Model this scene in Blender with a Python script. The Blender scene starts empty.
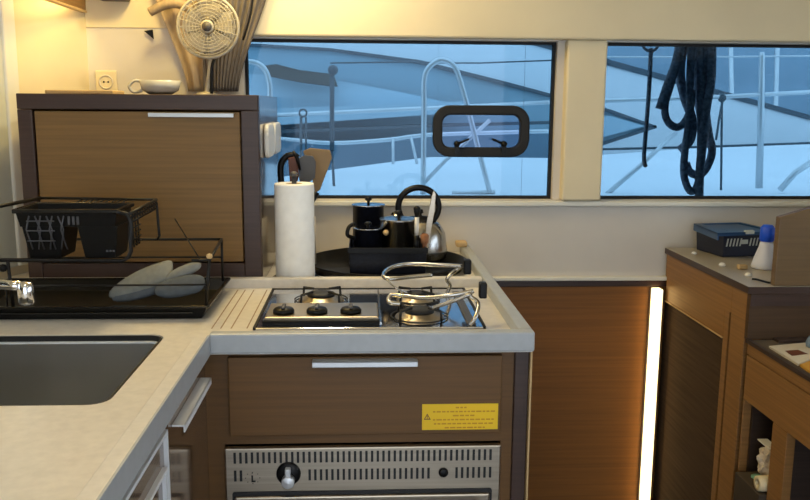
import bpy, bmesh, math, random
from mathutils import Vector, Matrix
random.seed(7)
S = bpy.context.scene
COL = S.collection

# ------------------------------------------------------------------ camera
CAM = Vector((0, 0, 1.32)); FPX = 830.0
YAW, PIT, ROL = 0.0510086, 0.1714369, math.radians(0.4)
Fv = Vector((math.sin(YAW)*math.cos(PIT), math.cos(YAW)*math.cos(PIT), -math.sin(PIT)))
R0 = Vector((math.cos(YAW), -math.sin(YAW), 0)); U0 = R0.cross(Fv)
Rv = R0*math.cos(ROL) + U0*math.sin(ROL); Uv = Rv.cross(Fv)
cd = bpy.data.cameras.new('camera'); cam = bpy.data.objects.new('camera', cd); COL.objects.link(cam)
cd.sensor_fit = 'HORIZONTAL'; cd.sensor_width = 36; cd.lens = 36*FPX/810; cd.clip_start = .02; cd.clip_end = 500
m = Matrix((Rv, Uv, -Fv)).transposed().to_4x4(); m.translation = CAM
cam.matrix_world = m; S.camera = cam

def at(px, py, y=None, x=None, z=None):
    """the point of the plane y=, x= or z= that is seen at a pixel of the photograph (used to measure places)"""
    d = Fv + Rv*((px-405)/FPX) - Uv*((py-250)/FPX)
    if y is not None: t = (y-CAM.y)/d.y
    elif x is not None: t = (x-CAM.x)/d.x
    else: t = (z-CAM.z)/d.z
    return CAM + d*t

# ------------------------------------------------------------------ materials
def lin(c): return tuple(((v/255)/12.92 if v/255 <= .04045 else ((v/255+.055)/1.055)**2.4) for v in c) + (1.0,)
def mat(name, rgb, rough=.5, metal=0, spec=.5, coat=0, noise=0, nscale=(8, 8, 8), bump=0, emit=None, trans=0):
    M = bpy.data.materials.new(name); M.use_nodes = True
    nt = M.node_tree; b = nt.nodes['Principled BSDF']
    b.inputs['Base Color'].default_value = lin(rgb); b.inputs['Roughness'].default_value = rough
    b.inputs['Metallic'].default_value = metal; b.inputs['Specular IOR Level'].default_value = spec
    b.inputs['Coat Weight'].default_value = coat; b.inputs['Coat Roughness'].default_value = .08
    b.inputs['Transmission Weight'].default_value = trans
    if noise or bump:
        tc = nt.nodes.new('ShaderNodeTexCoord'); mp = nt.nodes.new('ShaderNodeMapping'); nz = nt.nodes.new('ShaderNodeTexNoise')
        mp.inputs['Scale'].default_value = nscale; nz.inputs['Scale'].default_value = 1; nz.inputs['Detail'].default_value = 5
        nt.links.new(tc.outputs['Object'], mp.inputs[0]); nt.links.new(mp.outputs[0], nz.inputs['Vector'])
        if noise:
            rp = nt.nodes.new('ShaderNodeValToRGB')
            a = [min(255, v*(1-noise)) for v in rgb]; c = [min(255, v*(1+noise)) for v in rgb]
            rp.color_ramp.elements[0].position = .3; rp.color_ramp.elements[1].position = .7
            rp.color_ramp.elements[0].color = lin(a); rp.color_ramp.elements[1].color = lin(c)
            nt.links.new(nz.outputs['Fac'], rp.inputs[0]); nt.links.new(rp.outputs[0], b.inputs['Base Color'])
        if bump:
            bp = nt.nodes.new('ShaderNodeBump'); bp.inputs['Strength'].default_value = bump; bp.inputs['Distance'].default_value = .002
            nt.links.new(nz.outputs['Fac'], bp.inputs['Height']); nt.links.new(bp.outputs[0], b.inputs['Normal'])
    if emit:
        b.inputs['Emission Color'].default_value = lin(emit[0]); b.inputs['Emission Strength'].default_value = emit[1]
    return M
def glassmat(name, tint, gloss=1.0):
    M = bpy.data.materials.new(name); M.use_nodes = True; nt = M.node_tree; nt.nodes.clear()
    o = nt.nodes.new('ShaderNodeOutputMaterial'); mx = nt.nodes.new('ShaderNodeMixShader'); t = nt.nodes.new('ShaderNodeBsdfTransparent')
    g = nt.nodes.new('ShaderNodeBsdfGlossy'); fr = nt.nodes.new('ShaderNodeFresnel'); fr.inputs[0].default_value = 1.45
    t.inputs[0].default_value = (*tint, 1); g.inputs['Roughness'].default_value = .01; g.inputs[0].default_value = (gloss, gloss, gloss, 1)
    nt.links.new(fr.outputs[0], mx.inputs[0]); nt.links.new(t.outputs[0], mx.inputs[1]); nt.links.new(g.outputs[0], mx.inputs[2]); nt.links.new(mx.outputs[0], o.inputs[0])
    return M
GR = (3.5, 3.5, 170)
oak = mat('oak', (124, 94, 53), .45, noise=.07, nscale=GR, spec=.3)
oak_console = mat('oak_console', (140, 101, 58), .45, noise=.07, nscale=GR, spec=.3)
oak_front = mat('oak_front', (100, 71, 38), .45, noise=.06, nscale=GR, spec=.3)
oak_warm = mat('oak_warm', (134, 88, 42), .5, noise=.06, nscale=GR, spec=.25)
walnut = mat('walnut', (64, 47, 40), .4, noise=.1, nscale=GR, spec=.4)
walnut_gloss = mat('walnut_gloss', (92, 80, 74), .16, spec=.5, coat=.4)
panel_gloss = mat('panel_gloss', (98, 72, 48), .12, noise=.1, nscale=GR, spec=.6, coat=.6)
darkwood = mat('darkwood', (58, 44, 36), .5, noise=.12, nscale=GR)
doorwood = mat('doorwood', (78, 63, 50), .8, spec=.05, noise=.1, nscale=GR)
quartz = mat('worktop', (213, 207, 197), .28, noise=.03, nscale=(60, 60, 60), spec=.45)
apron_daylit = mat('worktop_edge_daylit', (164, 168, 172), .4, noise=.02, nscale=(60, 60, 60))  # worktop copy with the cool daylight on its edges put into the colour
groove_m = mat('groove', (150, 128, 104), .6, noise=.03)
cream = mat('cream_laminate', (214, 204, 186), .55, noise=.02, nscale=(5, 5, 5))
wallw = mat('white_wall', (206, 199, 188), .55, noise=.02, nscale=(5, 5, 5))
headliner = mat('headliner', (222, 208, 174), .7, noise=.02, nscale=(5, 5, 5))
frost = mat('white_plastic', (225, 222, 214), .4, noise=.02)
trimwhite = mat('trim_white', (222, 220, 208), .5, noise=.02)
steel = mat('steel', (190, 188, 184), .24, metal=1, noise=.04, nscale=(3, 3, 120))
steel_brush = mat('brushed_steel', (178, 166, 148), .36, metal=1, noise=.06, nscale=(3, 3, 160))
sinksteel = mat('sink_steel', (176, 177, 178), .36, metal=1, noise=.02, nscale=(10, 4, 4))
chrome = mat('chrome', (215, 216, 220), .1, metal=1, noise=.02)
alu = mat('alu', (205, 208, 212), .4, metal=.5, noise=.02)
alu_gleam = mat('alu_painted_gleam', (222, 226, 232), .35, spec=.6, noise=.02)  # pale non-metal, window gleam on bright metal painted into the colour
blackedge = mat('black_edge', (14, 14, 15), .22, spec=.5, noise=.1)
black = mat('black_plastic', (7, 7, 8), .42, spec=.25, noise=.1)
blackm = mat('black_matt', (20, 20, 22), .6, noise=.1)
blackwire = mat('black_wire', (14, 12, 12), .45, spec=.3, noise=.1)
rubber = mat('rubber', (14, 14, 16), .7, noise=.1)
navy = mat('navy_speckled', (16, 18, 26), .3, spec=.2, noise=.35, nscale=(160, 160, 160))
greyfab = mat('grey_cloth', (120, 122, 118), .9, noise=.07, nscale=(60, 60, 60), bump=.3)
greyfab2 = mat('slate_cloth', (78, 84, 90), .9, noise=.07, nscale=(60, 60, 60), bump=.3)
curt = mat('curtain_cloth_lit', (152, 132, 104), .95, noise=.07, nscale=(120, 120, 30), bump=.3)  # curtain cloth with the warm lamp light painted into its tan
curtd = mat('curtain_cloth_dim', (104, 96, 88), .95, noise=.07, nscale=(120, 120, 30), bump=.3)  # same curtain cloth, painted greyer where the lamp light misses it
fanw = mat('fan_plastic', (176, 168, 150), .5, noise=.02)
fand = mat('fan_dark', (78, 74, 72), .5, noise=.05)
paper = mat('paper', (248, 246, 240), .9, noise=.02, nscale=(40, 40, 40), bump=.2)
khaki = mat('khaki', (128, 106, 76), .6, noise=.06)
brownw = mat('brown_wood', (104, 58, 38), .5, noise=.1, nscale=(30, 30, 6))
greyut = mat('grey_nylon', (70, 70, 74), .5, noise=.05)
yellow = mat('yellow_label', (232, 190, 8), .5, noise=.03)
orange_ink = mat('label_ink', (196, 140, 8), .6, noise=.03)
bluepl = mat('blue_plastic', (42, 78, 120), .4, noise=.03)
navypl = mat('navy_plastic', (22, 28, 48), .45, noise=.05)
brightblue = mat('bright_blue', (20, 80, 215), .4, noise=.03)
clearw = mat('milky_plastic', (215, 218, 232), .3, noise=.02)
tan = mat('tan', (190, 160, 112), .6, noise=.04)
copper = mat('cork', (150, 100, 66), .8, noise=.12, nscale=(80, 80, 80))
glasscup = mat('grey_china', (186, 184, 176), .25, noise=.03)
trimgrey = mat('trim_grey', (196, 200, 190), .6, noise=.02)
bluegrey = mat('bluegrey', (110, 130, 145), .7, noise=.04)
# outside
hullw = mat('boat_white', (228, 234, 238), .5, noise=.015, nscale=(.6, .6, .6))
hullb = mat('boat_blue', (142, 172, 186), .5, noise=.04, nscale=(.5, .5, 1.5))
hullc = mat('boat_pale', (164, 192, 206), .5, noise=.03, nscale=(.5, .5, 1.5))
hulld = mat('boat_dark', (96, 124, 142), .4, noise=.06, nscale=(.8, .8, 2))
shed = mat('quay_wall', (150, 175, 192), .7, noise=.06, nscale=(.4, .4, .8))
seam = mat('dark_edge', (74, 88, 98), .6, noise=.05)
boomc = mat('boom_cover', (82, 84, 82), .9, noise=.12, nscale=(4, 4, 4))
ropem = mat('rope', (112, 116, 126), .9, noise=.3, nscale=(90, 90, 90), bump=.5)
railm = mat('rail_steel', (205, 212, 216), .35, metal=.6, noise=.03)
raild = mat('rail_dark', (70, 86, 96), .5, noise=.03)
waterm = mat('water', (40, 70, 90), .12, noise=.15, nscale=(.6, .6, .6), bump=.4)
pane = glassmat('tinted_pane', (.425, .55, .63), .4)
clear = glassmat('clear_pane', (.95, .97, .98))
portpane = glassmat('port_pane', (.46, .55, .66), .4)
led = mat('led_diffuser', (255, 240, 215), .5, emit=((255, 214, 140), 8.0))

# ------------------------------------------------------------------ mesh helpers
class MB:
    def __init__(s): s.v = []; s.f = []; s.smooth = []
    def add(s, vs, fs, smooth=False):
        o = len(s.v); s.v += [tuple(v) for v in vs]; s.f += [tuple(i+o for i in f) for f in fs]; s.smooth += [smooth]*len(fs); return s
    def box(s, x0, x1, y0, y1, z0, z1):
        vs = [(x, y, z) for z in (z0, z1) for y in (y0, y1) for x in (x0, x1)]
        return s.add(vs, [(0, 2, 3, 1), (4, 5, 7, 6), (0, 1, 5, 4), (2, 6, 7, 3), (0, 4, 6, 2), (1, 3, 7, 5)])
    def prism(s, base, off):
        """closed polygon base (list of 3D points) pushed along off"""
        n = len(base); b = [Vector(p) for p in base]; off = Vector(off)
        nrm = Vector((0, 0, 0))
        for i in range(n): nrm += b[i].cross(b[(i+1) % n])
        if nrm.dot(off) > 0: b.reverse()
        t = [p+off for p in b]
        return s.add(b+t, [tuple(range(n)), tuple(range(2*n-1, n-1, -1))] + [(i, n+i, n+(i+1) % n, (i+1) % n)[::-1] for i in range(n)][::1] if False else
                     [tuple(range(n)), tuple(range(2*n-1, n-1, -1))] + [((i+1) % n, i, n+i, n+(i+1) % n) for i in range(n)])
    def tube(s, pts, r, n=8, closed=False, cap=True):
        P = [Vector(p) for p in pts]; k = len(P); rs = r if isinstance(r, (list, tuple)) else [r]*k
        vs = []; up = None
        for i, p in enumerate(P):
            a = P[i-1] if (i > 0 or closed) else P[i]; b = P[(i+1) % k] if (i < k-1 or closed) else P[i]
            t = (b-a).normalized()
            if up is None:
                up = Vector((0, 0, 1)) if abs(t.z) < .9 else Vector((1, 0, 0))
            u = (up - t*up.dot(t)); u = u.normalized() if u.length > 1e-6 else t.orthogonal().normalized()
            up = u; w = t.cross(u)
            vs += [p + (u*math.cos(2*math.pi*j/n) + w*math.sin(2*math.pi*j/n))*rs[i] for j in range(n)]
        fs = []
        for i in range(k if closed else k-1):
            a, b = i*n, ((i+1) % k)*n
            fs += [(a+j, a+(j+1) % n, b+(j+1) % n, b+j) for j in range(n)]
        s.add(vs, fs, True)
        if cap and not closed:
            o = len(s.v)-len(vs)
            s.f += [tuple(o+j for j in range(n-1, -1, -1)), tuple(o+(k-1)*n+j for j in range(n))]; s.smooth += [False, False]
        return s
    def lathe(s, prof, c, axis='z', n=32, smooth=True):
        """prof: list of (radius, height); axis z, y (towards -y) or x"""
        c = Vector(c); vs = []
        for r, h in prof:
            for j in range(n):
                a = 2*math.pi*j/n; x, y = r*math.cos(a), r*math.sin(a)
                if axis == 'z': v = (x, y, h)
                elif axis == 'y': v = (x, -h, y)
                else: v = (h, x, y)
                vs.append(c+Vector(v))
        fs = []
        for i in range(len(prof)-1):
            fs += [(i*n+j, i*n+(j+1) % n, (i+1)*n+(j+1) % n, (i+1)*n+j) for j in range(n)]
        s.add(vs, fs, smooth); o = len(s.v)-len(vs)
        if prof[0][0] > 1e-5: s.f.append(tuple(o+j for j in range(n-1, -1, -1))); s.smooth.append(False)
        if prof[-1][0] > 1e-5: s.f.append(tuple(o+(len(prof)-1)*n+j for j in range(n))); s.smooth.append(False)
        return s
    def ringlathe(s, prof, c, axis='z', n=32):
        """closed profile loop turned round the axis (hollow things)"""
        c = Vector(c); vs = []; k = len(prof)
        for r, h in prof:
            for j in range(n):
                a = 2*math.pi*j/n; x, y = r*math.cos(a), r*math.sin(a)
                vs.append(c+Vector((x, y, h) if axis == 'z' else ((x, -h, y) if axis == 'y' else (h, x, y))))
        fs = []
        for i in range(k):
            i2 = (i+1) % k
            fs += [(i*n+j, i*n+(j+1) % n, i2*n+(j+1) % n, i2*n+j) for j in range(n)]
        return s.add(vs, fs, True)
    def frame(s, x0, x1, z0, z1, y0, y1, w, r=0, k=6):
        """flat ring in the xz plane with rounded corners of radius r"""
        def loop(ins):
            a, b, c, d = x0+ins, x1-ins, z0+ins, z1-ins; rr = max(r-ins, .002); out = []
            for cx, cz, a0 in ((b-rr, d-rr, 0), (a+rr, d-rr, 90), (a+rr, c+rr, 180), (b-rr, c+rr, 270)):
                for i in range(k+1):
                    t = math.radians(a0+90*i/k); out.append((cx+rr*math.cos(t), cz+rr*math.sin(t)))
            return out
        o, i_ = loop(0), loop(w); n = len(o)
        vs = [(x, y0, z) for x, z in o]+[(x, y0, z) for x, z in i_]+[(x, y1, z) for x, z in o]+[(x, y1, z) for x, z in i_]
        fs = []
        for j in range(n):
            q = (j+1) % n
            fs += [(j, n+j, n+q, q)[::-1], (2*n+j, 2*n+q, 3*n+q, 3*n+j)[::-1], (j, q, 2*n+q, 2*n+j)[::-1], (n+j, 3*n+j, 3*n+q, n+q)[::-1]]
        return s.add(vs, fs)
    def pillow(s, outline, th, M, rings=((1, 0), (.97, .35), (.85, .75), (.6, 1))):
        """soft closed slab over a 2D outline"""
        n = len(outline); cx = sum(p[0] for p in outline)/n; cy = sum(p[1] for p in outline)/n
        vs = []; lay = [(a, -h) for a, h in reversed(rings)] + [(a, h) for a, h in rings[1:]]
        for a, h in lay:
            vs += [M @ Vector((cx+(x-cx)*a, cy+(y-cy)*a, h*th/2)) for x, y in outline]
        fs = []; k = len(lay)
        for i in range(k-1): fs += [(i*n+j, i*n+(j+1) % n, (i+1)*n+(j+1) % n, (i+1)*n+j) for j in range(n)]
        fs += [tuple(range(n-1, -1, -1)), tuple((k-1)*n+j for j in range(n))]
        return s.add(vs, fs, True)
    def build(s, name, material, parent=None, bevel=0, sub=0, seg=2):
        off = Vector((0, 0, 0)); p = parent
        while p is not None: off += p.location; p = p.parent
        me = bpy.data.meshes.new(name); me.from_pydata([tuple(Vector(v)-off) for v in s.v], [], s.f); me.update()
        for poly, sm in zip(me.polygons, s.smooth): poly.use_smooth = sm
        bm = bmesh.new(); bm.from_mesh(me); bmesh.ops.recalc_face_normals(bm, faces=bm.faces); bm.to_mesh(me); bm.free()
        me.materials.append(material)
        o = bpy.data.objects.new(name, me); COL.objects.link(o); o.parent = parent
        if bevel:
            b = o.modifiers.new('edge', 'BEVEL'); b.width = bevel; b.segments = seg; b.limit_method = 'ANGLE'; b.angle_limit = math.radians(40)
        if sub:
            q = o.modifiers.new('soft', 'SUBSURF'); q.levels = q.render_levels = sub
        return o
def tag(o, label, cat, group=None):
    o['label'] = label; o['category'] = cat
    if group: o['group'] = group
    return o
def thing(name, label, cat, loc=(0, 0, 0), group=None):
    o = bpy.data.objects.new(name, None); COL.objects.link(o); o.location = loc; o.empty_display_size = .05
    return tag(o, label, cat, group)
def struct(o): o['kind'] = 'structure'; return o
def smooth_path(pts, n=6, closed=False):
    P = [Vector(p) for p in pts]; k = len(P); out = []
    for i in range(k if closed else k-1):
        p0 = P[i-1] if (i > 0 or closed) else P[i]; p1 = P[i]; p2 = P[(i+1) % k]; p3 = P[(i+2) % k] if (i < k-2 or closed) else p2
        for j in range(n):
            t = j/n
            out.append(.5*((2*p1)+(p2-p0)*t+(2*p0-5*p1+4*p2-p3)*t*t+(3*p1-p0-3*p2+p3)*t**3))
    if not closed: out.append(P[-1])
    return out

# ------------------------------------------------------------------ the room
def wlx(y): return -.762-.35*(2.4-y)          # inner face of the tapering hull side
struct(MB().box(-2.6, 1.95, -1.7, 2.5, -.05, 0).build('floor', darkwood))
struct(MB().box(-2.6, 1.95, -1.7, 2.5, 1.95, 2.0).build('ceiling', headliner))
wf = MB()
wf.box(-.80, 1.95, 2.40, 2.46, .818, 1.052).box(-.80, 1.95, 2.40, 2.46, 1.505, 1.95)
wf.box(.556, .58, 2.412, 2.46, 1.052, 1.505).box(-.80, -.335, 2.40, 2.46, 1.052, 1.505).box(1.75, 1.95, 2.40, 2.46, 1.052, 1.505)
struct(wf.build('wall_front', wallw))
struct(MB().box(-.33, 1.9, 2.362, 2.40, 1.508, 1.95).build('trim_1', headliner, bevel=.006))           # soffit over the windows
struct(MB().box(.577, .692, 2.378, 2.46, 1.052, 1.508).build('trim_2', headliner, bevel=.006))           # post between the windows
struct(MB().box(-.33, 1.9, 2.385, 2.40, 1.034, 1.050).build('trim_3', trimwhite, bevel=.004))          # sill
struct(MB().box(.30, 1.9, 2.385, 2.40, .812, .824).build('trim_4', trimwhite, bevel=.003))             # bead under the white wall
struct(MB().box(.30, 1.95, 2.425, 2.46, 0, .79).build('wall_front_panel', oak_warm))
struct(MB().box(.30, 1.95, 2.415, 2.46, .788, .818).build('trim_5', walnut, bevel=.002))
struct(MB().box(-.762, -.335, 2.397, 2.40, 1.528, 1.9).build('trim_6', headliner, bevel=.003))
# left hull side with a window further aft
def lw(y0, y1, z0, z1, d0=0., d1=.05):
    return [(wlx(y0)-d0, y0, z0), (wlx(y1)-d0, y1, z0), (wlx(y1)-d1, y1, z0), (wlx(y0)-d1, y0, z0)], (0, 0, z1-z0)
w = MB()
for a in ((1.75, 2.46, 0, 1.95), (-1.7, 1.75, 0, 1.05), (-1.7, 1.75, 1.6, 1.95), (-1.7, -.9, 1.05, 1.6)): w.prism(*lw(*a))
struct(w.build('wall_left', headliner))
struct(MB().prism(*lw(-.9, 1.75, 1.05, 1.6, .02, .026)).build('window_4', clear))
struct(MB().prism(*lw(2.082, 2.122, .92, 1.95, -.018, 0)).build('trim_7', trimwhite, bevel=.004))
struct(MB().prism(*lw(1.98, 2.082, .92, 1.95, -.012, 0)).build('trim_8', trimgrey, bevel=.002))
wr = MB().box(1.9, 1.95, -1.7, 2.46, 0, 1.0).box(1.9, 1.95, -1.7, 2.46, 1.6, 1.95).box(1.9, 1.95, 1.9, 2.46, 1.0, 1.6).box(1.9, 1.95, -1.7, -1.2, 1.0, 1.6)
struct(wr.build('wall_right', cream))
struct(MB().box(1.92, 1.926, -1.2, 1.9, 1.0, 1.6).build('window_3', clear))
struct(MB().box(-2.6, -1.0, -1.7, -1.65, 0, 1.95).box(1.1, 1.95, -1.7, -1.65, 0, 1.95).box(-1.0, 1.1, -1.7, -1.65, 1.88, 1.95).build('wall_back', cream))
# front windows
for n, (x0, x1) in ((1, (-.335, .556)), (2, (.692, 1.75))):
    g = MB()
    if n == 1:
        a_, b_ = at(433, 105, y=2.43), at(528, 157, y=2.43); hx0, hx1, hz0, hz1 = a_.x+.015, b_.x-.015, b_.z+.015, a_.z-.015
        g.box(x0, hx0, 2.44, 2.444, 1.052, 1.505).box(hx1, x1, 2.44, 2.444, 1.052, 1.505).box(hx0, hx1, 2.44, 2.444, 1.052, hz0).box(hx0, hx1, 2.44, 2.444, hz1, 1.505)
    else: g.box(x0, x1, 2.44, 2.444, 1.052, 1.505)
    g = struct(g.build('window_%d' % n, pane))
    MB().frame(x0-.004, x1+.004, 1.048, 1.509, 2.432, 2.452, .012, .012).build('window_frame', rubber, g)

# ------------------------------------------------------------------ opening port in the first window
pl = at(433, 105, y=2.43); pr = at(528, 157, y=2.43)
t = thing('opening_port', 'black rounded opening port set in the wide window', 'porthole', (0, 0, 0))
x0, x1, z1, z0 = pl.x, pr.x, pl.z, pr.z
MB().frame(x0, x1, z0, z1, 2.415, 2.4385, .027, .05).build('port_frame', rubber, t, bevel=.004)
MB().frame(x0+.022, x1-.022, z0+.022, z1-.022, 2.424, 2.4384, .006, .03).build('seal', black, t)
MB().box(x0+.024, x1-.024, 2.430, 2.433, z0+.024, z1-.024).build('port_glass', portpane, t)
for sx, ex in ((457, 469), (504, 492)):
    a = at(sx, 144, y=2.41); b = at(ex, 139, y=2.40)
    q = MB().tube([a, a+(b-a)*.5, b], [.0045, .0035, .003], 8)
    q.lathe([(.0, .012), (.008, .010), (.009, -.006), (.009, -.01)], a, 'y', 12)
    q.box(a.x-.006, a.x+.006, 2.405, 2.425, z0+.012, a.z)
    q.build('latch_handle', black, t)

# ------------------------------------------------------------------ worktop
t = thing('kitchen_worktop', 'L-shaped beige galley worktop with raised rims around sink and stove', 'worktop', (0, 0, .875))
wt = MB(); SX0, SX1, SY0, SY1 = -.89, -.367, 1.150, 1.522
Z0, Z1 = .882, .897
def pl_(pts): return [(x, y, Z0) for x, y in pts]
up = (0, 0, Z1-Z0)
wt.prism(pl_([(wlx(SY1)+.004, SY1), (-.274, SY1), (-.274, 1.945), (wlx(1.945)+.004, 1.945)]), up)
wt.prism(pl_([(SX1, SY0), (-.274, SY0), (-.274, SY1), (SX1, SY1)]), up)
wt.prism(pl_([(wlx(.1)+.004, .1), (-.274, .1), (-.274, SY0), (wlx(SY0)+.004, SY0)]), up)
wt.prism(pl_([(wlx(SY0)+.004, SY0), (SX0, SY0), (SX0, SY1), (wlx(SY1)+.004, SY1)]), up)
wt.prism(pl_([(-.274, 1.44), (.306, 1.44), (.306, 2.398), (-.274, 2.398)]), up)
wt.prism(pl_([(wlx(1.945)+.004, 1.945), (-.274, 1.945), (-.274, 2.398), (wlx(2.398)+.004, 2.398)]), up)
for cx_, cy_, sx_, sy_ in ((SX0, SY0, 1, 1), (SX1, SY0, -1, 1), (SX0, SY1, 1, -1), (SX1, SY1, -1, -1)):
    r_ = .03; arc = [(cx_+sx_*(r_-r_*math.cos(a_)), cy_+sy_*(r_-r_*math.sin(a_))) for a_ in [math.pi/2*i/6 for i in range(7)]]
    wt.prism(pl_([(cx_, cy_)]+arc), up)
wt.build('worktop_surface', quartz, t)
MB().box(-.274, .310, 1.437, 1.462, .8825, .920).build('rim', apron_daylit, t, bevel=.004)
MB().box(.284, .310, 1.4625, 2.398, .8825, .920).build('rim', apron_daylit, t, bevel=.004)
MB().box(-.298, -.2752, .1, 1.4365, .8825, .9185).build('rim', quartz, t, bevel=.002)
MB().box(-.2756, -.272, .1, 1.4365, .881, .9188).build('apron', apron_daylit, t, bevel=.0008)
MB().box(-.80, .2835, 1.918, 1.944, .893, .920).build('rim', quartz, t, bevel=.004)
MB().box(-.836, -.812, 1.52, 1.917, .893, .920).build('rim', quartz, t, bevel=.004)
g = MB()
for gx in (-.255, -.275, -.225, -.292): g.box(gx, gx+.0025, 1.56, 1.90, .8965, .8975)
g.build('drain_groove', groove_m, t)
# sink
t = thing('sink', 'brushed steel rectangular sink let into the beige worktop', 'sink', (0, 0, .72))
b = MB(); th = .002
e_ = -.004
b.frame(SX0-e_, SX1+e_, SY0-e_, SY1+e_, 0, .1488, .002, .027)
b.v = [(x, z, .734+y) for x, y, z in b.v]
b.box(SX0-e_+.004, SX1+e_-.004, SY0-e_+.004, SY1+e_-.004, .732, .7338)
b.build('basin', sinksteel, t)
k = MB().frame(SX0+.0025, SX1-.0025, SY0+.0025, SY1-.0025, .8830, .8861, .009, .0285)
k.v = [(x, z, y) for x, y, z in k.v]
k.build('flange', alu_gleam, t)
MB().lathe([(.0, .008), (.03, .008), (.04, .004), (.044, 0)], (-.63, 1.33, .7345), 'z', 24).build('drain', chrome, t)
k = MB().frame(SX0+.0025, SX1-.0025, SY0+.0025, SY1-.0025, .8863, .8962, .003, .0285)  # black ring painted in as the shade under the worktop edge
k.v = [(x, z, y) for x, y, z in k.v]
k.build('sink_edge_shade', rubber, t)

# faucet
t = thing('kitchen_faucet', 'chrome faucet spout reaching over the sink in front of dish rack', 'faucet', (-.885, 1.52, .897))
MB().lathe([(.03, 0), (.03, .006), (.02, .012), (.018, .05), (.016, .10), (0, .105)], (-.885, 1.52, .898), 'z', 20).build('faucet_base', chrome, t)
h1 = at(20, 286, y=1.42); 
MB().tube(smooth_path([(-.885, 1.52, .99), (-.84, 1.50, 1.008), (-.75, 1.47, 1.012), h1], 6), .0085, 10).build('spout', chrome, t)
hc = at(26, 293, y=1.42)
MB().lathe([(.0, .020), (.010, .019), (.0135, .012), (.0135, -.014), (.011, -.02), (.0, -.018)], hc, 'z', 16).build('aerator', chrome, t)
MB().tube([(-.885, 1.52, 1.0), (-.895, 1.53, 1.03), (-.93, 1.55, 1.06)], [.008, .006, .005], 8).build('lever', chrome, t)

# ------------------------------------------------------------------ galley base units
def tabpull(x0, x1, z, parent, y=1.455):
    MB().box(x0, x1, y-.020, y, z-.003, z).box(x0, x1, y-.020, y-.017, z-.011, z).build('handle', alu, parent, bevel=.001)
t = thing('stove_cabinet', 'oak drawer cabinet under the stove worktop around the oven', 'cabinet', (0, 1.6, 0))
c = MB().box(-.2895, .279, 1.470, 1.50, .700, .8815).box(-.2895, -.2572, 1.470, 1.50, .1, .700).box(.2577, .279, 1.470, 1.50, .1, .700).box(-.2875, -.275, 1.50, 2.36, .02, .87).box(-.2572, .2577, 1.470, 1.50, .1, .24)
c.box(-.274, .300, 2.36, 2.38, .0, .87).box(-.274, .300, 1.50, 2.38, .0, .02)
c.build('carcass', oak_front, t)
MB().box(.2795, .306, 1.463, 2.38, 0, .8815).build('end_panel', walnut, t, bevel=.002)
MB().box(.3062, .3095, 1.452, 1.50, 0, .8815).build('edge_band', tan, t)
dr = MB().box(-.245, .255, 1.455, 1.470, .721, .871).build('drawer', oak_front, t, bevel=.002)
tabpull(-.092, .098, .868, dr)
st = MB().box(.108, .249, 1.4538, 1.4548, .7295, .7795).build('warning_sticker', yellow, t)
st['label'] = 'yellow warning sticker with small print'
k = MB()
for i, (a, b_) in enumerate(((.17, .19), (.128, .243), (.165, .205), (.128, .243), (.13, .24), (.15, .225))):
    z = .774-.0078*i-(0 if i else 0)
    xx = a
    while xx < b_:
        l = random.uniform(.004, .011); k.box(xx, min(xx+l, b_), 1.4534, 1.4537, z-.0028, z); xx += l+.0022
k.build('lettering', orange_ink, st)
def tri(cx, cz, s): return [(cx-s, 0, cz-s*.8), (cx+s, 0, cz-s*.8), (cx, 0, cz+s)]
k = MB(); o_, i_ = tri(.1175, .755, .0065), tri(.1175, .7548, .0042)
for j in range(3):
    q = (j+1) % 3
    k.prism([(o_[j][0], 1.4537, o_[j][2]), (o_[q][0], 1.4537, o_[q][2]), (i_[q][0], 1.4537, i_[q][2]), (i_[j][0], 1.4537, i_[j][2])], (0, -.0003, 0))
k.box(.1169, .1181, 1.4534, 1.4537, .7535, .7575).box(.1169, .1181, 1.4534, 1.4537, .7515, .7525)
k.build('warning_triangle', brownw, st)
# oven
t = thing('oven', 'stainless steel built-in oven with slotted vents below the drawer', 'oven', (0, 1.6, .25))
MB().box(-.256, .257, 1.4545, 1.469, .25, .6975).build('fascia', steel_brush, t, bevel=.003)
MB().box(-.255, .255, 1.475, 1.95, .25, .69).build('oven_body', blackm, t)
k = MB()
nx = 46
for i in range(nx):
    x = -.237+i*(.474/(nx-1))
    k.box(x-.0022, x+.0022, 1.4530, 1.4546, .669, .690)
    if not (-.222 < x < -.106) and abs(x-.149) > .018: k.box(x-.0022, x+.0022, 1.4530, 1.4546, .634, .655)
k.build('vent_slot', blackm, t)
kb = MB().lathe([(.0225, 0), (.0225, .003), (.019, .006), (.0, .006)], (-.139, 1.4542, .648), 'y', 28).build('knob', black, t)
MB().box(-.144, -.134, 1.434, 1.448, .634, .664).lathe([(.012, .0), (.012, .016), (.0, .017)], (-.139, 1.449, .638), 'y', 16).build('pointer', alu, kb, bevel=.002)
MB().lathe([(.009, 0), (.009, .004), (.006, .006), (.0, .006)], (.149, 1.4542, .646), 'y', 20).build('ignition_button', black, t)
k = MB().box(-.2075, -.2045, 1.4535, 1.4544, .632, .645).box(-.2075, -.2, 1.4535, 1.4544, .632, .635).box(-.2065, -.2055, 1.4535, 1.4544, .648, .651)
for q in range(8):
    a_ = q*math.pi/4; k.box(-.205+.013*math.cos(a_)-.0007, -.205+.013*math.cos(a_)+.0007, 1.4535, 1.4544, .640+.011*math.sin(a_)-.0007, .640+.011*math.sin(a_)+.0007)
k.build('knob_legend', blackm, t)
dr = MB().box(-.238, .236, 1.444, 1.4540, .27, .606).build('oven_door', steel_brush, t, bevel=.003)
MB().frame(-.243, .241, .265, .613, 1.4515, 1.4544, .008, .004).build('door_gasket', blackm, t)
MB().box(-.19, .19, 1.4425, 1.4438, .31, .55).build('door_glass', black, dr)
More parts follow.
